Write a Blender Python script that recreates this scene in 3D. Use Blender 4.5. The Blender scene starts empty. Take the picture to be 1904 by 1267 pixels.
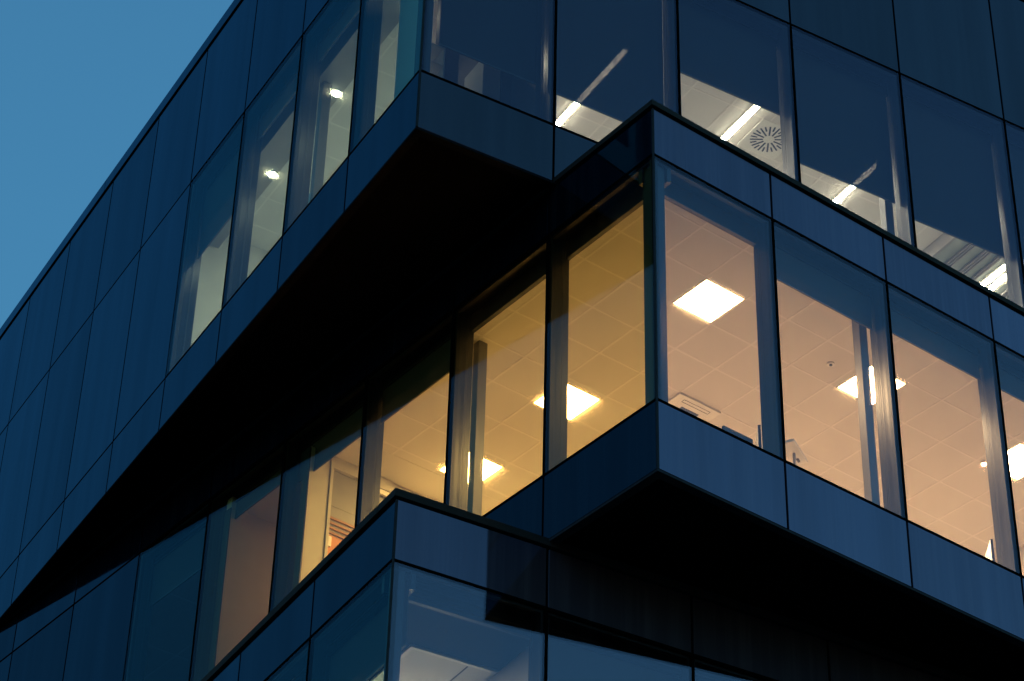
import bpy, math, random
from mathutils import Vector, Matrix, Quaternion
random.seed(7)
R = math.radians
S = 1.69                      # metres per facade module
EYE = 1.6                     # camera height above the pavement

sc = bpy.context.scene
C = sc.collection

# ------------------------------------------------------------------ camera
cd = bpy.data.cameras.new("camera")
cam = bpy.data.objects.new("camera", cd); C.objects.link(cam)
cd.sensor_width = 36.0
cd.lens = 4625.934 / 1904 * 36.0
cd.clip_start = 0.1; cd.clip_end = 5000
cam.location = (0, 0, EYE)
cam.rotation_euler = (Matrix.Rotation(R(90 + 36.571), 4, 'X') @ Matrix.Rotation(R(1.612), 4, 'Z')).to_euler()
sc.camera = cam

# ------------------------------------------------------------------ world: clear dusk sky
SUN_EL, SUN_AZ = -1.5, 75.0          # sun just below the horizon, behind and right of the camera
SKY = 3.45
w = bpy.data.worlds.new("World"); sc.world = w; w.use_nodes = True
nt = w.node_tree; N = nt.nodes; L = nt.links
N.clear()
out = N.new("ShaderNodeOutputWorld"); bg = N.new("ShaderNodeBackground")
sky = N.new("ShaderNodeTexSky"); sky.sky_type = 'NISHITA'; sky.sun_disc = False
sky.sun_elevation = R(SUN_EL); sky.sun_rotation = R(SUN_AZ)
sky.air_density = 1.0; sky.dust_density = 0.3; sky.ozone_density = 3.0; sky.altitude = 100
geo = N.new("ShaderNodeTexCoord"); sep = N.new("ShaderNodeSeparateXYZ")
ramp = N.new("ShaderNodeValToRGB")
e = ramp.color_ramp.elements
e[0].position = 0.0; e[0].color = (0.30, 0.30, 0.30, 1)
e[1].position = 1.0; e[1].color = (0.12, 0.12, 0.12, 1)
for p, v in ((0.38, 0.80), (0.50, 0.85), (0.62, 0.90), (0.70, 0.90), (0.80, 0.60)):
    k = ramp.color_ramp.elements.new(p); k.color = (v, v, v, 1)
L.new(geo.outputs["Generated"], sep.inputs[0]); L.new(sep.outputs["Z"], ramp.inputs[0])
mul = N.new("ShaderNodeMix"); mul.data_type = 'RGBA'; mul.blend_type = 'MULTIPLY'; mul.inputs[0].default_value = 1
L.new(sky.outputs[0], mul.inputs[6]); L.new(ramp.outputs[0], mul.inputs[7])
tint = N.new("ShaderNodeMix"); tint.data_type = 'RGBA'; tint.blend_type = 'MULTIPLY'; tint.inputs[0].default_value = 1
L.new(mul.outputs[2], tint.inputs[6]); tint.inputs[7].default_value = (0.66, 1.42, 0.95, 1)
L.new(tint.outputs[2], bg.inputs[0]); bg.inputs[1].default_value = SKY
L.new(bg.outputs[0], out.inputs[0])
TINT = tint

sd = bpy.data.lights.new("sun", 'SUN'); sd.energy = 0.01; sd.angle = R(10); sd.color = (1, 0.8, 0.65)
so = bpy.data.objects.new("sun", sd); C.objects.link(so)
so.rotation_euler = (R(88), 0, R(180 - SUN_AZ))

sc.view_settings.view_transform = 'Standard'; sc.view_settings.look = 'None'
sc.view_settings.exposure = 0.0; sc.view_settings.gamma = 1.0
sc.cycles.use_denoising = True
sc.cycles.max_bounces = 12; sc.cycles.diffuse_bounces = 5; sc.cycles.glossy_bounces = 6
sc.cycles.transparent_max_bounces = 16
sc.cycles.sample_clamp_indirect = 12.0
sc.cycles.caustics_reflective = False; sc.cycles.caustics_refractive = False

# ------------------------------------------------------------------ materials
def newmat(name):
    m = bpy.data.materials.new(name); m.use_nodes = True
    return m, m.node_tree.nodes, m.node_tree.links, m.node_tree.nodes["Principled BSDF"]

def wavy(nodes, links, strength, scale=0.8, dist=0.02):
    """slow waviness of a sheet of glass: each pane gets its own piece of the noise"""
    tc = nodes.new("ShaderNodeTexCoord"); oi = nodes.new("ShaderNodeObjectInfo")
    add = nodes.new("ShaderNodeVectorMath"); add.operation = 'MULTIPLY_ADD'
    comb = nodes.new("ShaderNodeCombineXYZ")
    for i in range(3): links.new(oi.outputs["Random"], comb.inputs[i])
    add.inputs[1].default_value = (40, 40, 40)
    links.new(comb.outputs[0], add.inputs[0]); links.new(tc.outputs["Object"], add.inputs[2])
    nz = nodes.new("ShaderNodeTexNoise"); nz.inputs["Scale"].default_value = scale
    nz.inputs["Detail"].default_value = 0.5
    links.new(add.outputs[0], nz.inputs[0])
    b = nodes.new("ShaderNodeBump"); b.inputs["Strength"].default_value = strength
    b.inputs["Distance"].default_value = dist
    links.new(nz.outputs[0], b.inputs["Height"])
    return b, add

def streaks(nodes, links, vec, lo, hi, scale=(9, 9, 0.25), a=0.45, b=0.75):
    """vertical rain streaks"""
    mp = nodes.new("ShaderNodeMapping"); mp.inputs["Scale"].default_value = scale
    links.new(vec.outputs[0], mp.inputs[0])
    nz = nodes.new("ShaderNodeTexNoise"); nz.inputs["Scale"].default_value = 1.0
    nz.inputs["Detail"].default_value = 5; nz.inputs["Roughness"].default_value = 0.6
    links.new(mp.outputs[0], nz.inputs[0])
    mr = nodes.new("ShaderNodeMapRange"); mr.inputs["From Min"].default_value = a
    mr.inputs["From Max"].default_value = b
    mr.inputs["To Min"].default_value = lo; mr.inputs["To Max"].default_value = hi
    links.new(nz.outputs[0], mr.inputs[0])
    return mr

def schlick(n, l, f0, f90):
    """reflectance of coated glass: f0 head-on rising to f90 at grazing, same from both sides"""
    lw = n.new("ShaderNodeLayerWeight"); lw.inputs[0].default_value = 0.5
    pw = n.new("ShaderNodeMath"); pw.operation = 'POWER'; pw.inputs[1].default_value = 5.0
    l.new(lw.outputs["Facing"], pw.inputs[0])
    mr = n.new("ShaderNodeMapRange"); mr.inputs["To Min"].default_value = f0; mr.inputs["To Max"].default_value = f90
    l.new(pw.outputs[0], mr.inputs[0])
    return mr

def panel_mat(name, base, f0, f90, refl):
    m, n, l, p = newmat(name); n.remove(p)
    o = [x for x in n if x.type == 'OUTPUT_MATERIAL'][0]
    bmp, vec = wavy(n, l, 0.35, 0.55, 0.012)
    df = n.new("ShaderNodeBsdfDiffuse")
    gl = n.new("ShaderNodeBsdfGlossy"); gl.inputs["Color"].default_value = (*refl, 1)
    l.new(bmp.outputs[0], gl.inputs["Normal"])
    st = streaks(n, l, vec, 0.0, 1.0)
    mx = n.new("ShaderNodeMix"); mx.data_type = 'RGBA'
    mx.inputs[6].default_value = (*base, 1); mx.inputs[7].default_value = (base[0] * 1.6 + .006, base[1] * 1.5 + .006, base[2] * 1.4 + .006, 1)
    l.new(st.outputs[0], mx.inputs[0]); l.new(mx.outputs[2], df.inputs[0])
    rr = streaks(n, l, vec, 0.03, 0.12, (5, 5, 0.2), 0.35, 0.8)
    l.new(rr.outputs[0], gl.inputs["Roughness"])
    oi = n.new("ShaderNodeObjectInfo"); pv = n.new("ShaderNodeMapRange")      # every sheet differs a little from its neighbour
    pv.inputs["To Min"].default_value = 0.90; pv.inputs["To Max"].default_value = 1.10; l.new(oi.outputs["Random"], pv.inputs[0])
    sv = streaks(n, l, vec, 0.90, 1.12, (2.2, 2.2, 0.12), 0.3, 0.7)
    q1 = n.new("ShaderNodeMath"); q1.operation = 'MULTIPLY'; l.new(pv.outputs[0], q1.inputs[0]); l.new(sv.outputs[0], q1.inputs[1])
    q2 = n.new("ShaderNodeMath"); q2.operation = 'MULTIPLY'; l.new(q1.outputs[0], q2.inputs[0]); l.new(schlick(n, l, f0, f90).outputs[0], q2.inputs[1])
    ms = n.new("ShaderNodeMixShader"); l.new(q2.outputs[0], ms.inputs[0])
    l.new(df.outputs[0], ms.inputs[1]); l.new(gl.outputs[0], ms.inputs[2]); l.new(ms.outputs[0], o.inputs[0])
    return m

def glass_mat(name, tintc, refl, f0, f90, dirt=0.05, bloom=0.032):
    m, n, l, p = newmat(name); n.remove(p)
    o = [x for x in n if x.type == 'OUTPUT_MATERIAL'][0]
    tr = n.new("ShaderNodeBsdfTransparent"); tr.inputs[0].default_value = (*tintc, 1)
    gl = n.new("ShaderNodeBsdfGlossy"); gl.inputs["Color"].default_value = (*refl, 1); gl.inputs["Roughness"].default_value = 0.015
    bmp, vec = wavy(n, l, 0.3, 0.5, 0.01)
    l.new(bmp.outputs[0], gl.inputs["Normal"])
    mx = n.new("ShaderNodeMixShader"); l.new(schlick(n, l, f0, f90).outputs[0], mx.inputs[0]); l.new(tr.outputs[0], mx.inputs[1]); l.new(gl.outputs[0], mx.inputs[2])
    df = n.new("ShaderNodeBsdfDiffuse"); df.inputs[0].default_value = (.45, .42, .38, 1)
    tl = n.new("ShaderNodeBsdfTranslucent"); tl.inputs[0].default_value = (.5, .46, .40, 1)
    m2 = n.new("ShaderNodeMixShader"); m2.inputs[0].default_value = 0.5
    l.new(df.outputs[0], m2.inputs[1]); l.new(tl.outputs[0], m2.inputs[2])
    st = streaks(n, l, vec, dirt * 0.25, dirt, (7, 7, 0.22), 0.42, 0.75)
    rf = n.new("ShaderNodeBsdfRefraction"); rf.inputs["IOR"].default_value = 1.009; rf.inputs["Roughness"].default_value = 0.70
    rf.inputs["Color"].default_value = (*[c ** .5 * k for c, k in zip(tintc, (1, .9, .72))], 1)
    mh = n.new("ShaderNodeMixShader"); mh.inputs[0].default_value = bloom        # weak warm scatter imitating the bloom around lamps
    l.new(tr.outputs[0], mh.inputs[1]); l.new(rf.outputs[0], mh.inputs[2]); l.new(mh.outputs[0], mx.inputs[1])
    m3 = n.new("ShaderNodeMixShader"); l.new(st.outputs[0], m3.inputs[0]); l.new(mx.outputs[0], m3.inputs[1]); l.new(m2.outputs[0], m3.inputs[2])
    l.new(m3.outputs[0], o.inputs[0])
    return m

def plain(name, col, rough=0.6, spec=0.5, metal=0.0, noise=0.0, nscale=6.0):
    m, n, l, p = newmat(name)
    p.inputs["Roughness"].default_value = rough; p.inputs["Metallic"].default_value = metal
    p.inputs["Specular IOR Level"].default_value = spec
    if noise:
        tc = n.new("ShaderNodeTexCoord"); nz = n.new("ShaderNodeTexNoise"); nz.inputs["Scale"].default_value = nscale
        nz.inputs["Detail"].default_value = 6
        l.new(tc.outputs["Object"], nz.inputs[0])
        mx = n.new("ShaderNodeMix"); mx.data_type = 'RGBA'
        mx.inputs[6].default_value = (*[c * (1 - noise) for c in col], 1)
        mx.inputs[7].default_value = (*[min(1, c * (1 + noise)) for c in col], 1)
        l.new(nz.outputs[0], mx.inputs[0]); l.new(mx.outputs[2], p.inputs["Base Color"])
    else:
        p.inputs["Base Color"].default_value = (*col, 1)
    return m

def emit(name, col, strength):
    m, n, l, p = newmat(name)
    p.inputs["Base Color"].default_value = (.8, .8, .8, 1)
    p.inputs["Emission Color"].default_value = (*col, 1); p.inputs["Emission Strength"].default_value = strength
    return m

def blind_mat(name, col, open_f):
    m, n, l, p = newmat(name)
    p.inputs["Base Color"].default_value = (*col, 1); p.inputs["Roughness"].default_value = 0.8
    o = [x for x in n if x.type == 'OUTPUT_MATERIAL'][0]
    tr = n.new("ShaderNodeBsdfTransparent")
    tc = n.new("ShaderNodeTexCoord"); nz = n.new("ShaderNodeTexNoise"); nz.inputs["Scale"].default_value = 75
    nz.inputs["Detail"].default_value = 3
    l.new(tc.outputs["Object"], nz.inputs[0])
    mr = n.new("ShaderNodeMapRange"); mr.inputs["From Min"].default_value = 0.45; mr.inputs["From Max"].default_value = 0.60
    mr.inputs["To Min"].default_value = open_f * 0.3; mr.inputs["To Max"].default_value = open_f * 2.4
    l.new(nz.outputs[0], mr.inputs[0])
    mx = n.new("ShaderNodeMixShader"); l.new(mr.outputs[0], mx.inputs[0]); l.new(p.outputs[0], mx.inputs[1]); l.new(tr.outputs[0], mx.inputs[2])
    l.new(mx.outputs[0], o.inputs[0])
    return m

M = {}
M['panel_left'] = panel_mat("blue_black_panel_glass", (.0015, .004, .008), .018, .56, (.32, .68, 1))
M['panel_right'] = panel_mat("blue_grey_panel_glass", (.006, .009, .014), .07, .60, (1, .86, 1))
M['panel_mid'] = panel_mat("blue_violet_panel_glass", (.05, .038, .05), .105, .70, (.96, .76, 1))
M['glass_left'] = glass_mat("amber_tinted_window_glass", (.89, .87, .64), (.55, .75, 1.0), .028, .25, 0.012)
M['glass_right'] = glass_mat("clear_window_glass", (.95, .95, .95), (1, .80, .95), .045, .5, 0.012)
M['glass_lower_right'] = glass_mat("bluish_window_glass", (.90, .90, .90), (1, .80, .95), .085, .6, 0.012)
M['glass_upper_right'] = glass_mat("grey_tinted_window_glass", (.88, .88, .84), (.92, .74, 1), .052, .45, 0.006)
M['glass_upper_left'] = glass_mat("green_tinted_window_glass", (.76, .88, .82), (.30, .70, 1.0), .02, .32, 0.008)
M['black'] = plain("black_backing", (.004, .004, .005), .8, .2)
M['gasket'] = plain("black_gasket", (.002, .002, .002), .95, .0)
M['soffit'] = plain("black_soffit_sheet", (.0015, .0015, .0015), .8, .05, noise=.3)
M['coping'] = plain("dark_coping_metal", (.040, .034, .030), .8, .1, noise=.25, nscale=9)
M['fascia'] = plain("roof_fascia_metal", (.02, .035, .055), .35, .5, noise=.15)
M['flash'] = plain("grey_edge_flashing", (.050, .050, .055), .95, .0, noise=.3, nscale=12)
M['flash_shaded'] = plain("shaded_edge_flashing", (.014, .015, .018), .95, .0, noise=.3, nscale=12)  # same flashing with shade put into its colour, against light from windows below
M['frame'] = plain("dark_anodised_frame", (.010, .012, .016), .4, .3, metal=.0, noise=.15)
M['jamb'] = plain("satin_jamb_metal", (.014, .018, .026), .34, .4, metal=.0, noise=.2)
M['jamb_dark'] = plain("dark_jamb_metal", (.012, .016, .022), .3, .2, noise=.2)
M['post'] = plain("painted_steel_post", (.16, .16, .17), .4, .5)
M['tile'] = plain("ceiling_tile", (.66, .64, .61), .85, .2, noise=.05, nscale=2)
M['tbar'] = plain("ceiling_grid_bar", (.76, .73, .69), .5, .4)
M['wall'] = plain("painted_wall", (.62, .59, .54), .8, .2, noise=.06)
M['greywall'] = plain("grey_wall", (.28, .27, .26), .6, .4, noise=.1)
M['darkwall'] = plain("dark_wall", (.05, .055, .06), .6, .3, noise=.1)
M['floor'] = plain("office_carpet", (.42, .36, .30), .95, .1, noise=.2)
M['ufloor'] = plain("grey_office_carpet", (.34, .34, .33), .95, .1, noise=.2)
M['orange'] = plain("orange_wood", (.55, .20, .05), .5, .3, noise=.25)
M['slatwood'] = plain("brown_slat_wood", (.36, .17, .07), .5, .3)
M['white'] = plain("white_plastic", (.75, .74, .70), .4, .5)
M['darkplastic'] = plain("dark_plastic", (.03, .03, .035), .4, .5)
M['desk'] = plain("pale_desk_board", (.5, .45, .38), .5, .4)
M['slot'] = plain("dark_vent_slot", (.05, .07, .12), .7, .3)
M['slat'] = plain("grey_green_slat", (.30, .34, .31), .6, .3)
M['blind'] = blind_mat("dark_blind_cloth", (.05, .045, .045), 0.012)
M['blind_open'] = blind_mat("dark_screen_cloth", (.006, .008, .012), 0.034)
M['rail'] = plain("blind_rail", (.30, .29, .28), .4, .5, metal=.4)
M['lamp_warm'] = emit("warm_panel_diffuser", (1, .66, .33), 96.0)
M['lamp_cool'] = emit("neutral_linear_diffuser", (1, .92, .74), 115.0)
M['lamp_down'] = emit("downlight_lens", (1, .92, .70), 200.0)
M['lamp_soft'] = emit("small_warm_lamp", (1, .52, .28), 32.0)
M['lamp_blue'] = emit("small_white_lamp", (.8, .9, 1), 5.0)
M['lamp_grey'] = emit("neutral_diffuser", (1, .92, .62), 330.0)
M['lamp_fill'] = emit("dim_fill_diffuser", (1, .80, .55), 1.2)
M['ground'] = plain("paving", (.06, .06, .06), .9, .2, noise=.3, nscale=1.5)

# ------------------------------------------------------------------ volumes (three stacked, twisted boxes)
class Vol:
    def __init__(s, x, y, azr):
        s.o = Vector((x * S, y * S)); a = R(azr)
        s.u = Vector((math.cos(a), math.sin(a))); s.v = Vector((-math.sin(a), math.cos(a)))
        s.az = a
    def P(s, a, b, z):
        q = s.o + s.u * (a * S) + s.v * (b * S)
        return Vector((q.x, q.y, z * S + EYE))
UP = Vol(-0.635, 11.697, 29.43)
MI = Vol(0.825, 11.448, 37.01)
LO = Vol(-0.623, 11.743, 29.20)
GZ = -EYE / S

class MB:
    """collects boxes and tubes given in a volume's own module coordinates"""
    def __init__(s, vol=None): s.v = []; s.f = []; s.vol = vol
    def raw(s, pts, faces):
        k = len(s.v); s.v += pts; s.f += [tuple(i + k for i in f) for f in faces]
    def box(s, a0, a1, b0, b1, z0, z1):
        pts = [s.vol.P(a, b, z) for z in (z0, z1) for a, b in ((a0, b0), (a1, b0), (a1, b1), (a0, b1))]
        s.raw(pts, [(3, 2, 1, 0), (4, 5, 6, 7), (0, 1, 5, 4), (1, 2, 6, 5), (2, 3, 7, 6), (3, 0, 4, 7)])
        return s
    def side(s, face, s0, s1, t0, t1, z0, z1):
        return s.box(s0, s1, t0, t1, z0, z1) if face == 'R' else s.box(t0, t1, s0, s1, z0, z1)
    def build(s, name, mat, parent=None, bevel=0, loc=None, rz=0.0):
        me = bpy.data.meshes.new(name)
        o = bpy.data.objects.new(name, me); C.objects.link(o)
        pts = s.v
        # put the origin at the middle of the piece
        c = Vector((sum(p[i] for p in pts) / len(pts) for i in range(3)))
        me.from_pydata([tuple(p - c) for p in pts], [], s.f)
        o.location = c
        me.materials.append(mat)
        if parent is not None:
            o.parent = parent
            pl = Vector(parent.get('_world', (0, 0, 0)))
            o.location = c - pl
        o['_world'] = tuple(c)
        if bevel:
            bv = o.modifiers.new("bevel", 'BEVEL'); bv.width = bevel; bv.segments = 2; bv.limit_method = 'ANGLE'
        me.validate(); me.update()
        return o

def empty(name, p, rz=0.0):
    o = bpy.data.objects.new(name, None); C.objects.link(o)
    o.location = p; o.rotation_euler = (0, 0, rz); o['_world'] = tuple(p); o.empty_display_size = .3
    return o
def tag(o, label, cat, group=None):
    o['label'] = label; o['category'] = cat
    if group: o['group'] = group
    return o

# ------------------------------------------------------------------ ground
g = MB(); g.raw([Vector((x, y, 0)) for x, y in ((-600, -600), (600, -600), (600, 600), (-600, 600))], [(0, 1, 2, 3)])
g = g.build("pavement", M['ground']); g['kind'] = 'structure'

BLD = empty("office_building", LO.P(0, 0, GZ))
tag(BLD, "dark blue glass office building of three twisted stacked blocks, some windows lit", "building")

GAP = 0.0085      # half joint
TH = 0.016        # panel thickness

def joints(first, wdt, n): return [0.0] + [first + wdt * i for i in range(n)]

def spandrels(vol, face, J, z0, z1, name, mats, tags=()):
    for i in range(len(J) - 1):
        s0 = J[i] + (GAP if i else 0.012); s1 = J[i + 1] - GAP
        MB(vol).side(face, s0, s1, 0.0, TH, z0 + GAP, z1 - GAP).build(name, mats, BLD, bevel=0.003)

def window(vol, face, s0, s1, z0, z1, glass, T=0.16, drop=0.135, blind=None, bmat='blind', first=False, wires=True, gap=0.012, dark=False, bt=0.125, jm='jamb', gapl=None):
    """one bay: gasket frame, deep jamb box, glass, blind"""
    a0 = s0 + (GAP if not first else 0.012); a1 = s1 - GAP
    fr = MB(vol)
    e_ = 0.018
    fr.side(face, a0, a0 + e_, TH + .002, TH + .03, z0 + GAP, z1 - GAP)
    fr.side(face, a1 - e_, a1, TH + .002, TH + .03, z0 + GAP, z1 - GAP)
    fr.side(face, a0 + e_, a1 - e_, TH + .002, TH + .03, z0 + GAP, z0 + GAP + e_ * .8)
    fr.side(face, a0 + e_, a1 - e_, TH + .002, TH + .03, z1 - GAP - e_, z1 - GAP)
    w_ = fr.build("window", M['frame'], BLD)
    MB(vol).side(face, a0, a1, 0.0, TH - .004, z0 + GAP, z1 - GAP).build("pane", M[glass], w_)
    jb = MB(vol)
    jt = 0.020
    jb.side(face, s1 - jt, s1 - .001, TH + .034, T, z0, z1)          # far jamb, the one the camera sees
    if not first: jb.side(face, s0 + .001, s0 + jt, TH + .034, T, z0, z1)
    jb.side(face, s0 + jt + .001, s1 - jt - .001, T - .03, T, z1 - drop, z1 - .001)   # header
    jb.build("window_reveal", M[jm], w_)
    if blind is not None:
        b_ = MB(vol)
        b_.side(face, s0 + jt + (gap if gapl is None else gapl), s1 - jt - gap, bt, bt + .0015, blind + .012, z1 - .03)
        bo = b_.build("roller_blind", M[bmat], w_)
        MB(vol).side(face, s0 + jt + (gap if gapl is None else gapl), s1 - jt - gap, bt - .004, bt + .006, blind, blind + .012).build("blind_bar", M['darkplastic'], w_)
        MB(vol).side(face, s0 + jt + (gap if gapl is None else gapl), s1 - jt - gap, bt - .012, bt + .020, z1 - .075, z1 - .070).build("blind_cassette", M['darkplastic'], w_)
    if wires:
        for q in ((s1 - jt - .012, s1 - jt - .026) if face == 'R' or not first else (s1 - jt - .012,)):
            MB(vol).side(face, q, q + .0022, .100, .1022, z0, z1 - .03).build("guide_wire", M['darkplastic'], w_)
    return w_

# ---- joints of each face
JU_R = joints(0.999, 0.993, 7); JU_L = joints(0.986, 0.993, 10)
JM_R = joints(0.982, 1.0, 5);   JM_L = joints(1.025, 0.997, 9)
JL_R = joints(0.989, 0.989, 6); JL_L = joints(1.023, 1.023, 8)
ZU = dict(bot=10.315, sill=10.80, head=12.709, top=14.15)
ZM = dict(bot=7.637, sill=8.113, head=9.935, top=10.315)
ZL = dict(sill=5.28, head=7.187, top=7.591)

# ---- upper block
for face, J, pm in (('R', JU_R, 'panel_right'), ('L', JU_L, 'panel_left')):
    spandrels(UP, face, J, ZU['bot'], ZU['sill'], "spandrel_panel", M[pm])
    spandrels(UP, face, J, ZU['head'], ZU['top'], "parapet_panel", M[pm])
blU = {0: 11.22, 1: 11.215, 2: 11.90, 3: 11.52, 4: 11.44, 5: 10.95, 6: 10.95}
for i in range(7):
    window(UP, 'R', JU_R[i], JU_R[i + 1], ZU['sill'], ZU['head'], 'glass_upper_right', blind=blU[i], jm='jamb_dark', bmat='blind_open', first=(i == 0), gap=.022 if i else .05, gapl=None if i else .178, bt=.13)
blUL = {0: None, 1: 12.45, 2: 12.45, 3: 11.97}
for i in range(4):
    window(UP, 'L', JU_L[i], JU_L[i + 1], ZU['sill'], ZU['head'], 'glass_upper_left', blind=blUL[i], first=(i == 0), jm='jamb_dark')
for i in range(4, 10):
    MB(UP).side('L', JU_L[i] + GAP, JU_L[i + 1] - GAP, 0, TH, ZU['sill'] + GAP, ZU['head'] - GAP).build("opaque_glass_panel", M['panel_left'], BLD, bevel=.003)

# ---- middle block
for face, J, pm in (('R', JM_R, 'panel_mid'), ('L', JM_L, 'panel_left')):
    spandrels(MI, face, J, ZM['bot'], ZM['sill'], "spandrel_panel", M[pm])
    spandrels(MI, face, J, ZM['head'], ZM['top'], "parapet_panel", M[pm])
blM = {0: None, 1: 9.60, 2: 9.665, 3: 9.68, 4: 9.68}
for i in range(5):
    window(MI, 'R', JM_R[i], JM_R[i + 1], ZM['sill'], ZM['head'], 'glass_right', blind=blM[i], first=(i == 0))
blML = {0: None, 1: None, 2: 9.585, 3: 9.61, 4: 9.72, 5: 9.49}
for i in range(6):
    window(MI, 'L', JM_L[i], JM_L[i + 1], ZM['sill'], ZM['head'], 'glass_left' if i < 5 else 'glass_upper_left', blind=blML[i], first=(i == 0))
for i in range(6, 9):
    MB(MI).side('L', JM_L[i] + GAP, JM_L[i + 1] - GAP, 0, TH, ZM['sill'] + GAP, ZM['head'] - GAP).build("opaque_glass_panel", M['panel_left'], BLD, bevel=.003)

# ---- lower block
for face, J, pm in (('R', JL_R, 'panel_mid'), ('L', JL_L, 'panel_left')):
    spandrels(LO, face, J, ZL['head'], ZL['top'], "parapet_panel", M[pm])
for i in range(6):
    window(LO, 'R', JL_R[i], JL_R[i + 1], ZL['sill'], ZL['head'], 'glass_lower_right', jm='jamb_dark', blind=None if i == 0 else 5.9, first=(i == 0))
for i in range(8):
    window(LO, 'L', JL_L[i], JL_L[i + 1], ZL['sill'], ZL['head'], 'glass_upper_left', blind=6.7, first=(i == 0))
low = MB(LO)                                       # storeys below the picture
for face, J in (('R', JL_R), ('L', JL_L)):
    for z0, z1 in ((4.78, 5.28), (2.87, 4.78), (2.37, 2.87), (0.46, 2.37), (GZ, 0.46)):
        for i in range(len(J) - 1):
            low.side(face, J[i] + (GAP if i else .012), J[i + 1] - GAP, 0, TH, z0 + GAP, z1 - GAP)
low.build("lower_cladding", M['panel_right'], BLD)

# ---- black backing walls, slabs, roofs, back walls (closed blocks)
def shell(vol, A, B, zb, zt, bands, name):
    m = MB(vol)
    for z0, z1 in bands:
        m.box(0.045, A, 0.045, 0.085, z0, z1)
        m.box(0.045, 0.085, 0.087, B, z0, z1)
    m.build("backing_wall", M['black'], BLD)
    q = MB(vol)
    q.box(A, A + .1, 0.0, B + .1, zb, zt); q.box(0.0, A - .002, B, B + .1, zb, zt)
    q.build("rear_wall", M['black'], BLD)
AU, BU = JU_R[-1], JU_L[-1]; AM, BM = JM_R[-1], JM_L[-1]; AL, BL = JL_R[-1], JL_L[-1]
shell(UP, AU, BU, 10.32, 14.2, [(10.33, 10.80), (12.709, 14.19)], 'u')
shell(MI, AM, BM, 7.64, 10.35, [(7.65, 8.113), (9.935, 10.33)], 'm')
shell(LO, AL, BL, GZ, 7.6, [(7.187, 7.60), (GZ, 5.28)], 'l')
# black seals in the joints round the windows, one strip each
def seals(vol, face, J, z0, z1, dim=None):
    for j in J[1:-1]:
        MB(vol).side(face, j - .0105, j + .0105, -.0015, .052, z0 + .0105, z1 - .0105).build("joint_seal", M['gasket'], BLD)
    for z in (z0, z1):
        MB(vol).side(face, .0125, J[-1], -.0012, .040, z - .0100, z + .0100).build("joint_seal", M['gasket'], BLD)
seals(UP, 'R', JU_R, 10.80, 12.709); seals(UP, 'L', JU_L[:5], 10.80, 12.709)
seals(MI, 'R', JM_R, 8.113, 9.935); seals(MI, 'L', JM_L[:7], 8.113, 9.935)
seals(LO, 'R', JL_R, 5.28, 7.187); seals(LO, 'L', JL_L, 5.28, 7.187)
for vol, z0, z1 in ((UP, 10.33, 14.16), (MI, 7.645, 10.31), (LO, GZ, 7.585)):
    MB(vol).box(.001, .0115, .001, .0115, z0, z1).build("corner_trim", M['flash'], BLD)
    MB(vol).box(.012, .032, .012, .032, z0, z1).build("corner_seal", M['gasket'], BLD)
MB(UP).side('L', JU_L[4] + .02, BU, .053, .085, 10.81, 12.70).build("backing_wall", M['black'], BLD)
MB(MI).side('L', JM_L[6] + .02, BM, .053, .085, 8.12, 9.93).build("backing_wall", M['black'], BLD)
# corner posts behind the glass
MB(MI).box(.036, .118, .036, .140, 8.115, 9.93).build("corner_column", M['jamb'], BLD)
MB(UP).box(.036, .09, .036, .155, 10.802, 12.705).build("corner_column", M['jamb'], BLD)
MB(LO).box(.036, .10, .036, .10, 5.285, 7.18).build("corner_column", M['jamb'], BLD)
# steel posts seen through the middle windows
for vol, a, b, z0, z1 in ((MI, 2.0, .285, 8.1, 9.82), (MI, .275, 2.08, 8.1, 9.82), (UP, 3.98, .285, 10.8, 12.6), (UP, .275, 2.10, 10.8, 12.6)):
    MB(vol).box(a - .035, a + .035, b - .03, b + .03, z0, z1).build("steel_post", M['post'], BLD)

# soffits and edge trims
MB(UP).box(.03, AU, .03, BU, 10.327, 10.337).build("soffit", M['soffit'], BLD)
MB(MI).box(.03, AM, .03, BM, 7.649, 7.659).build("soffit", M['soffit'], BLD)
for vol, A, B, z in ((UP, AU, BU, 10.315), (MI, AM, BM, 7.637)):
    m = MB(vol); m.box(-.002, A, -.002, .055, z - .012, z + .003); m.box(-.002, .055, .056, B, z - .012, z + .003)
    m.build("edge_flashing", M['flash_shaded' if vol is UP else 'flash'], BLD)
def coping(vol, A, B, z0, z1, outw, mat, n):
    k = 0.0; step = 2.97
    while k < A:                                       # lengths of coping with butt joints
        MB(vol).box(k - (outw if k == 0 else -.004), min(A, k + step), -outw, .20, z0, z1).build("coping", mat, BLD, bevel=.004); k += step
    k = 0.2
    while k < B:
        MB(vol).box(-outw, .20, k + .004, min(B, k + step), z0, z1).build("coping", mat, BLD, bevel=.004); k += step
coping(MI, AM, BM, 10.318, 10.360, .018, M['coping'], 'm')
coping(LO, AL, BL, 7.594, 7.645, .018, M['coping'], 'l')
coping(UP, AU, BU, 14.172, 14.30, .012, M['panel_left'], 'u')
MB(UP).box(.2, AU, .2, BU, 14.10, 14.16).build("roof", M['black'], BLD)
MB(MI).box(.2, AM, .2, BM, 10.14, 10.18).build("terrace_roof", M['black'], BLD)
MB(LO).box(.2, AL, .2, BL, 7.40, 7.44).build("terrace_roof", M['black'], BLD)

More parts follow.
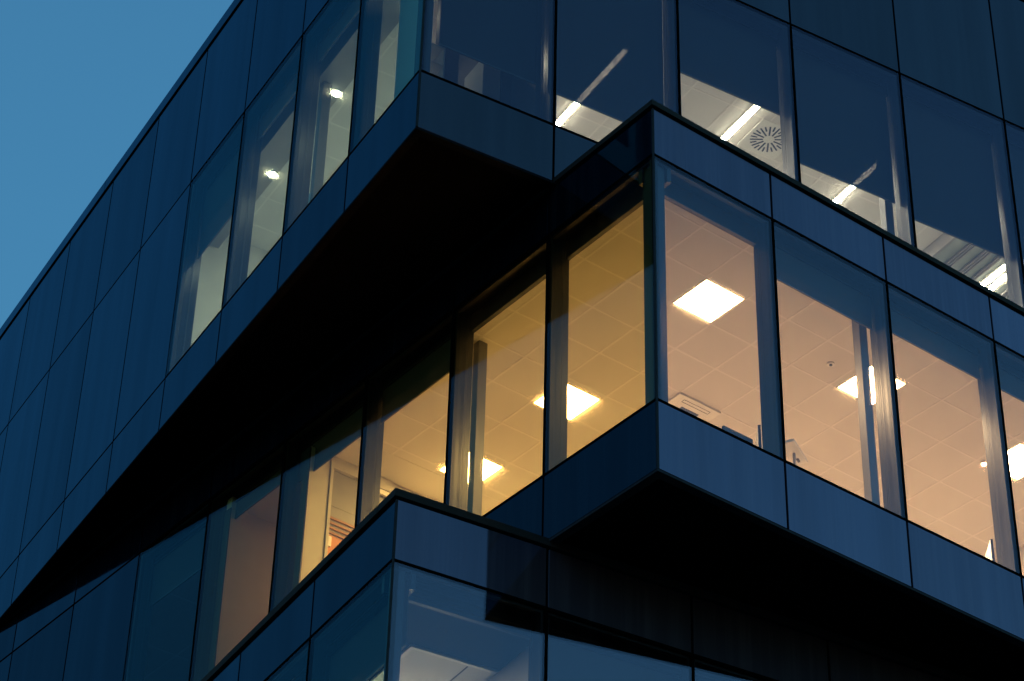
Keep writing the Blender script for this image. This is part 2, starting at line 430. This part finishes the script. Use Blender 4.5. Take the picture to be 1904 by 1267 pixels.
# ------------------------------------------------------------------ interiors
PT = 0.3555
def ceiling(vol, a0, a1, b0, b1, z, oa, ob, pitch=PT, mat='tile', bar='tbar', bw=.0075, name="ceiling"):
    MB(vol).box(a0, a1, b0, b1, z, z + .04).build(name, M[mat], BLD)
    m = MB(vol)
    k = math.ceil((a0 - oa) / pitch)
    while oa + k * pitch < a1:
        q = oa + k * pitch; m.box(q - bw, q + bw, b0, b1, z - .0016, z - .0004); k += 1
    k = math.ceil((b0 - ob) / pitch)
    while ob + k * pitch < b1:
        q = ob + k * pitch; m.box(a0, a1, q - bw, q + bw, z - .0013, z - .0005); k += 1
    m.build("ceiling_grid", M[bar], BLD)
ZC = 9.812
ceiling(MI, .16, AM, .16, 3.52, ZC, .945, .585)
MB(MI).box(.16, AM, 3.521, 3.815, ZC - .001, ZC + .04).build("ceiling_margin", M['tile'], BLD)
MB(MI).box(.16, AM, 3.875, 4.83, ZC - .001, ZC + .04).build("ceiling", M['tile'], BLD)
ceiling(MI, .16, AM, 4.90, BM, ZC - .001, .945, .585, .8)
def room(vol, a0, a1, b0, b1, z, mat):
    MB(vol).box(a0, a1, b0, b1, z - .04, z).build("floor_slab", M[mat], BLD)
room(MI, .09, AM, .09, BM, 7.86, 'floor')
wl = MB(MI)
wl.box(.80, AM, 3.82, 3.87, 7.86, 9.9)
wl.build("interior_wall", M['wall'], BLD)
MB(MI).box(3.2, 3.26, 3.875, 4.83, 7.86, 9.9).build("interior_wall", M['wall'], BLD)
MB(MI).box(.087, AM, 4.832, 4.898, 7.86, 9.9).build("interior_wall", M['wall'], BLD)
MB(MI).box(AM - .1, AM - .01, .1, 3.81, 7.86, 9.9).build("interior_wall", M['wall'], BLD)
MB(MI).box(.090, .255, 3.80, 3.87, 7.862, 9.809).build("interior_column", M['wall'], BLD)
MB(MI).box(.262, .285, 3.79, 3.87, 7.862, 9.809).build("door_post", M['wall'], BLD)
MB(MI).box(.286, .799, 3.80, 3.87, 9.715, 9.809).build("door_head", M['wall'], BLD)
MB(MI).box(.080, .0895, 3.795, 3.875, 8.12, 9.80).build("added_end_cover", M['jamb_dark'], BLD)  # dark covers added to hide the sky light on the wall ends
MB(MI).box(.078, .0865, 4.826, 4.904, 8.12, 9.80).build("added_end_cover", M['jamb_dark'], BLD)
gp = MB(MI); gp.box(.286, .799, 3.83, 3.86, 9.42, 9.7145); gp.box(.286, .799, 3.832, 3.86, 9.18, 9.4195)
gp = gp.build("partition_panel", M['greywall'], BLD)
w3 = MB(MI)
for k in range(4): w3.box(.29, .79, 3.822, 3.8315, 9.19 + k * .04, 9.207 + k * .04)
w3.build("slat_panel", M['slatwood'], gp)
MB(MI).box(.286, .799, 3.83, 3.86, 7.862, 9.1795).build("wood_wall", M['orange'], BLD)
MB(MI).box(.295, .325, 3.815, 3.829, 9.08, 9.16).build("door_sign", M['white'], BLD)
MB(MI).box(.800, .83, 3.80, 3.819, 7.87, 9.66).build("door_frame", M['tbar'], BLD)
MB(MI).box(.66, 1.9, 3.795, 3.819, 9.665, 9.70).build("wall_rail", M['tbar'], BLD)
MB(MI).box(1.28, 1.31, 3.80, 3.819, 7.87, 9.66).build("door_frame", M['tbar'], BLD)

ZUc = 12.60
ceiling(UP, .16, 5.34, .16, 4.30, ZUc, 2.688, .85)
room(UP, .09, AU, .09, BU, 10.50, 'ufloor')
ceiling(UP, 5.345, AU, .16, 4.30, ZUc - .10, 5.40, .85, 3.0, mat='slat', bar='slat')
sl = MB(UP)
for q in (5.50, 5.525, 5.55, 5.66, 5.685, 5.71, 5.80, 5.82, 6.14, 6.16, 6.18, 6.30, 6.32):
    sl.box(q, q + .012, .17, 4.3, ZUc - .125, ZUc - .104)
sl.box(5.34, 5.36, .17, 4.3, ZUc - .13, ZUc - .001)
sl.build("ceiling_slats", M['greywall'], BLD)
wl = MB(UP)
wl.box(.17, AU, 4.302, 4.36, 10.5, 12.7)
wl.box(AU - .1, AU - .02, .1, 4.3, 10.5, 12.7)
wl.build("interior_wall", M['wall'], BLD)
# corner room partitions of the upper block
MB(UP).box(.95, 1.01, .17, 1.5, 10.5, 12.598).build("partition", M['darkwall'], BLD)
MB(UP).box(.87, .949, .50, .55, 10.5, 12.598).build("partition", M['darkwall'], BLD)
MB(UP).box(.44, .60, .62, .67, 10.5, 12.43).build("partition", M['darkwall'], BLD)
MB(UP).box(.20, .42, .16, 4.29, 12.44, 12.598).build("bulkhead", M['greywall'], BLD)

MB(LO).box(.45, AL, .612, 4.0, 7.08, 7.12).build("ceiling", M['tile'], BLD)
m = MB(LO)
m.box(.45, AL, .612, .640, 7.070, 7.079); m.box(.45, .474, .6405, 4.0, 7.070, 7.079)
m.build("ceiling_trim", M['tbar'], BLD)
for q in (.846, 1.246, 1.646, 2.046): MB(LO).box(q - .004, q + .004, .6465, 4.0, 7.077, 7.0795).build("ceiling_joint_and_shadow", M['slot'], BLD)
MB(LO).box(.4745, AL, .6405, .6460, 7.073, 7.0795).build("ceiling_joint_and_shadow", M['slot'], BLD)  # dark strip painting the shadow line beside the trim
MB(LO).box(.09, .449, .09, 4, 7.085, 7.12).build("ceiling_border", M['soffit'], BLD)
MB(LO).box(.4495, AL, .09, .6115, 7.085, 7.12).build("ceiling_border", M['soffit'], BLD)
room(LO, .09, AL, .09, BL, 5.0, 'ufloor')
wl = MB(LO); wl.box(1.02, 1.08, .18, 4, 5.0, 7.07); wl.box(.09, AL, 4.0, 4.05, 5.0, 7.18); wl.build("interior_wall", M['greywall'], BLD)

# ------------------------------------------------------------------ lamps
def child(o, par):
    o.parent = par; return o
def lbox(name, mat, par, x0, x1, y0, y1, z0, z1):
    me = bpy.data.meshes.new(name)
    pts = [(x, y, z) for z in (z0, z1) for x, y in ((x0, y0), (x1, y0), (x1, y1), (x0, y1))]
    me.from_pydata(pts, [], [(3, 2, 1, 0), (4, 5, 6, 7), (0, 1, 5, 4), (1, 2, 6, 5), (2, 3, 7, 6), (3, 0, 4, 7)])
    me.materials.append(mat); o = bpy.data.objects.new(name, me); C.objects.link(o); o.parent = par
    return o
def lmulti(name, mat, par, boxes):
    me = bpy.data.meshes.new(name); v = []; f = []
    for (x0, x1, y0, y1, z0, z1) in boxes:
        k = len(v); v += [(x, y, z) for z in (z0, z1) for x, y in ((x0, y0), (x1, y0), (x1, y1), (x0, y1))]
        f += [tuple(i + k for i in q) for q in ((3, 2, 1, 0), (4, 5, 6, 7), (0, 1, 5, 4), (1, 2, 6, 5), (2, 3, 7, 6), (3, 0, 4, 7))]
    me.from_pydata(v, [], f); me.materials.append(mat); o = bpy.data.objects.new(name, me); C.objects.link(o); o.parent = par
    return o
def disc(name, mat, par, r, z0, z1, n=32, r2=None):
    me = bpy.data.meshes.new(name); v = []; r2 = r if r2 is None else r2
    for z, rr in ((z0, r), (z1, r2)): v += [(rr * math.cos(6.28318 * i / n), rr * math.sin(6.28318 * i / n), z) for i in range(n)]
    f = [tuple(reversed(range(n))), tuple(range(n, 2 * n))] + [(i, (i + 1) % n, n + (i + 1) % n, n + i) for i in range(n)]
    me.from_pydata(v, [], f); me.materials.append(mat); o = bpy.data.objects.new(name, me); C.objects.link(o); o.parent = par
    return o

def panel_lamp(vol, a, b, z, label, first=None, mat='lamp_warm', group="square ceiling lamps of the middle storey"):
    o = empty("ceiling_lamp", vol.P(a, b, z), vol.az)
    tag(o, label, "ceiling lamp", group)
    h = PT * S / 2 - .012; q = h - .022
    lmulti("lamp_frame", M['tbar'], o, [(-h, h, -h, -q, -.012, -.001), (-h, h, q, h, -.012, -.001), (-h, -q, -q, q, -.012, -.001), (q, h, -q, q, -.012, -.001)])
    lbox("diffuser", M[mat], o, -q, q, -q, q, -.008, -.003)
    return o
c0 = PT / 2
panel_lamp(MI, .945 + c0, .585 + c0, ZC, "square lit ceiling lamp seen whole in the corner window of the peach room")
panel_lamp(MI, 2.41 + c0, .585 + c0, ZC, "square lit ceiling lamp cut by a post in the second peach window from the corner")
panel_lamp(MI, 3.85 + c0, .585 + c0, ZC, "square lit ceiling lamp at the right edge of the picture in the peach room")
panel_lamp(MI, .945 + c0, 2.042 + c0, ZC, "square lit ceiling lamp cut by the joint of the two golden windows beside the corner")
panel_lamp(MI, .945 + c0, 3.125 + c0, ZC, "square lit ceiling lamp low in the golden window above the lower block's corner")
for a, b in ((2.41, 2.042), (3.85, 2.042), (2.41, 3.125), (3.85, 3.125)):
    panel_lamp(MI, a + c0, b + c0, ZC, "added square lamp deep inside the peach room, unseen from the street, for fill")  # unseen lamps added only to light the peach room
panel_lamp(MI, 1.5, 4.35, ZC - .001, "ceiling lamp in the room with the orange wood wall", mat='lamp_soft')
panel_lamp(MI, 1.6, 5.6, ZC - .001, "unseen dim fill lamp added behind the dark windows left of the brown lit window", mat='lamp_fill')  # out of view fill lamp, added for a faint glow in this room
panel_lamp(LO, .75, 1.6, 7.08, "ceiling lamp in the grey room of the lower block", mat='lamp_grey')

def linear_lamp(vol, a, b0, b1, z, label, wd=.020):
    o = empty("linear_lamp", vol.P(a, b0, z), vol.az); tag(o, label, "strip lamp", "strip lamps of the upper storey")
    Lm = (b1 - b0) * S; h = wd * S
    lbox("housing", M['tbar'], o, -h - .012, h + .012, 0, Lm, -.018, -.001)
    lbox("diffuser", M['lamp_cool'], o, -h, h, .02, Lm - .02, -.026, -.0185)
linear_lamp(UP, 2.043, .745, 2.3, ZUc, "glowing strip lamp left of the middle block's corner, partly seen through the dark blind")
linear_lamp(UP, 3.208, .745, 2.3, ZUc, "glowing strip lamp beside the round air diffuser")
linear_lamp(UP, 4.375, .745, 2.3, ZUc, "glowing strip lamp in the window right of the round air diffuser")
for a in (2.043, 3.208, 4.375):
    for b in (2.45, 3.2):
        linear_lamp(UP, a, b, b + .6, ZUc, "added strip lamp deep inside the upper storey, unseen from the street, for fill", wd=.05)  # unseen extra rows, added to brighten the upper ceiling
linear_lamp(UP, 5.93, 1.0, 2.6, ZUc - .104, "left one of the paired strip lamps under grey slats at the right edge")
linear_lamp(UP, 6.02, 1.0, 2.6, ZUc - .104, "right one of the paired strip lamps under grey slats at the right edge")

def downlight(vol, a, b, z, label, r=.05, mat='lamp_down'):
    o = empty("downlight", vol.P(a, b, z), vol.az); tag(o, label, "downlight", "downlights of the upper storey")
    disc("trim_ring", M['tbar'], o, r + .02, -.006, -.001)
    disc("lens", M[mat], o, r, -.011, -.0062)
    return o
downlight(UP, .383, 2.143, 12.44, "round downlight in the upper left window second from the corner")
downlight(UP, .383, 3.231, 12.44, "lower round downlight in the upper left window third from the corner")
downlight(UP, .40, 1.055, 12.44, "round downlight at the top edge in the corner window")

downlight(UP, .80, .33, 12.598, "unseen lamp added to light the cabinet, behind the dark blind of the corner window", mat='lamp_soft')  # added out of sight to brighten the cabinet

# round swirl air diffuser
o = empty("air_diffuser", UP.P(3.505, 1.02, ZUc), UP.az); tag(o, "square white ceiling plate with radial dark slots, an air diffuser", "air vent")
h = PT * S / 2 - .01
lbox("plate", M['white'], o, -h, h, -h, h, -.010, -.001)
me = bpy.data.meshes.new("slots"); v = []; f = []
for i in range(24):
    an = 2 * math.pi * i / 24; r0, r1 = (.075, .245) if i % 2 == 0 else (.16, .245)
    c, s_ = math.cos(an), math.sin(an); hw = .011; k = len(v)
    v += [(c * r - s_ * d, s_ * r + c * d, z) for z in (-.0135, -.0102) for r, d in ((r0, -hw), (r1, -hw), (r1, hw), (r0, hw))]
    f += [tuple(q + k for q in t) for t in ((3, 2, 1, 0), (4, 5, 6, 7), (0, 1, 5, 4), (1, 2, 6, 5), (2, 3, 7, 6), (3, 0, 4, 7))]
me.from_pydata(v, [], f); me.materials.append(M['slot']); q = bpy.data.objects.new("slots", me); C.objects.link(q); q.parent = o

# cassette air conditioner
o = empty("air_conditioner", MI.P(1.656 + c0, 1.651 + c0, ZC), MI.az); tag(o, "white cassette air conditioner in the ceiling low in the corner peach window", "air conditioner")
h = PT * S / 2 + .01
lbox("cover", M['white'], o, -h, h, -h, h, -.03, -.001)
lmulti("louver", M['slot'], o, [(-.20, .20, -.255, -.251, -.0335, -.0302), (-.20, .20, -.205, -.201, -.0335, -.0302), (-.20, -.196, -.2508, -.2052, -.0335, -.0302), (.196, .20, -.2508, -.2052, -.0335, -.0302)])
lbox("intake_grille", M['slot'], o, -.13, .13, -.13, .13, -.033, -.0302)

# smoke detector & spot
o = empty("smoke_detector", MI.P(2.208, .762, ZC), MI.az); tag(o, "small round smoke detector on the peach ceiling", "smoke detector")
disc("base", M['white'], o, .045, -.014, -.001); disc("sensor", M['slot'], o, .018, -.024, -.0142)
o = empty("spot_lamp", MI.P(3.845, .925, ZC), MI.az); tag(o, "tiny bright spot lamp beside the third peach window's right post", "spot lamp")
disc("base", M['white'], o, .04, -.03, -.001, r2=.04); disc("lens", M['lamp_soft'], o, .025, -.045, -.0302)

# desks and monitors by the middle windows
def desk(vol, a, b, la, label):
    o = empty("desk", vol.P(a, b, 7.86), vol.az); tag(o, label, "desk", "desks along the peach windows")
    lbox("desk_top", M['desk'], o, -la, la, -.38, .38, .72, .75)
    for x in (-la + .04, la - .04):
        for y in (-.34, .34): lbox("leg", M['rail'], o, x - .02, x + .02, y - .02, y + .02, 0, .719)
def monitor(vol, a, b, ztop, w_, yaw, label, mat='darkplastic', tilt=0.0):
    o = empty("monitor", vol.P(a, b, 7.86 + .752 / S), vol.az + R(yaw)); tag(o, label, "monitor")
    H = ztop * S - (7.86 * S + .752)
    lbox("stand", M['darkplastic'], o, -.10, .10, -.08, .08, 0, .012)
    lbox("stand_neck", M['darkplastic'], o, -.02, .02, -.015, .015, .0125, H - .2)
    s_ = lbox("screen", M[mat], o, -w_ / 2, w_ / 2, -.045, -.0155, H - .36, H)
    s_.rotation_euler = (0, 0, 0)
    return o
desk(MI, 1.15, .50, .75, "desk behind the corner peach window, below the sill")
desk(MI, 3.15, .50, .75, "desk behind the third peach window, below the sill")
desk(MI, 2.05, .50, .40, "desk behind the second peach window, below the sill")
monitor(MI, 1.20, .47, 8.63, .42, 52, "dark monitor corner showing above the sill of the corner peach window")
monitor(MI, 1.02, .45, 8.555, .40, 0, "dark monitor edge along the sill of the corner peach window")
monitor(MI, 3.23, .47, 8.63, .42, 52, "dark monitor corner showing above the sill of the third peach window")
o = empty("floor_lamp", MI.P(1.49, .43, 7.862), MI.az + R(28)); tag(o, "flat pale head of a standing lamp above the sill of the second peach window", "floor lamp")
Hh = (8.62 - 7.862) * S
lbox("base", M['darkplastic'], o, -.12, .12, -.12, .12, 0, .02); lbox("stem", M['rail'], o, -.012, .012, -.012, .012, .0205, Hh - .021)
lbox("head", M['white'], o, -.22, .22, -.075, .075, Hh - .02, Hh + .01)
lbox("joint", M['darkplastic'], o, .10, .16, -.012, .012, Hh - .034, Hh - .0205)
for a, lb in ((1.30, "slim desk lamp beside the dark monitor of the corner peach window"), (3.40, "slim desk lamp beside the dark monitor of the third peach window")):
    o = empty("desk_lamp", MI.P(a, .42, 7.86 + .752 / S), MI.az); tag(o, lb, "desk lamp")
    disc("base", M['white'], o, .07, 0, .015); lbox("stem", M['rail'], o, -.006, .006, -.006, .006, .015, .43)
    h_ = lbox("head", M['white'], o, -.09, .03, -.02, .02, .43, .455); h_.rotation_euler = (0, R(-0), 0)

# things in the upper block
o = empty("tall_cabinet", UP.P(.76, .50, 10.5), UP.az); tag(o, "tall pale cabinet in the dark corner window beside the edge of the blind", "cabinet")
lbox("carcass", M['white'], o, -.05, .17, 0, .45, 0, 1.99)
lbox("side_panel", M['wall'], o, -.054, -.0502, .0, .45, 0, 1.99)
o = empty("shelf_unit", UP.P(.40, .52, 10.5), UP.az); tag(o, "pale open shelf unit at the left edge of the dark corner window", "shelves")
lmulti("side_panel", M['white'], o, [(-.30, -.28, 0, .5, 0, 3.3), (.05, .07, 0, .5, 0, 1.9)])
lmulti("shelf", M['white'], o, [(-.279, .049, 0, .5, z, z + .02) for z in (.4, .8, 1.2, 1.6, 1.88)] + [(-.279, -.1, 0, .5, z, z + .02) for z in (2.3, 2.75, 3.2)])
o = empty("office_chair", UP.P(.25, 2.28, 10.5), UP.az); tag(o, "white chair back leaning against the upper left window", "chair")
bk = lbox("backrest", M['white'], o, -.02, .0, -.28, .22, .45, 1.52)
st = lbox("seat", M['white'], o, 0.003, .45, -.25, .2, .42, .448)
for x in (.04, .42):
    for y in (-.22, .17): lbox("leg", M['rail'], o, x - .012, x + .012, y - .012, y + .012, 0, .419)

for o in bpy.data.objects:
    if '_world' in o: del o['_world']
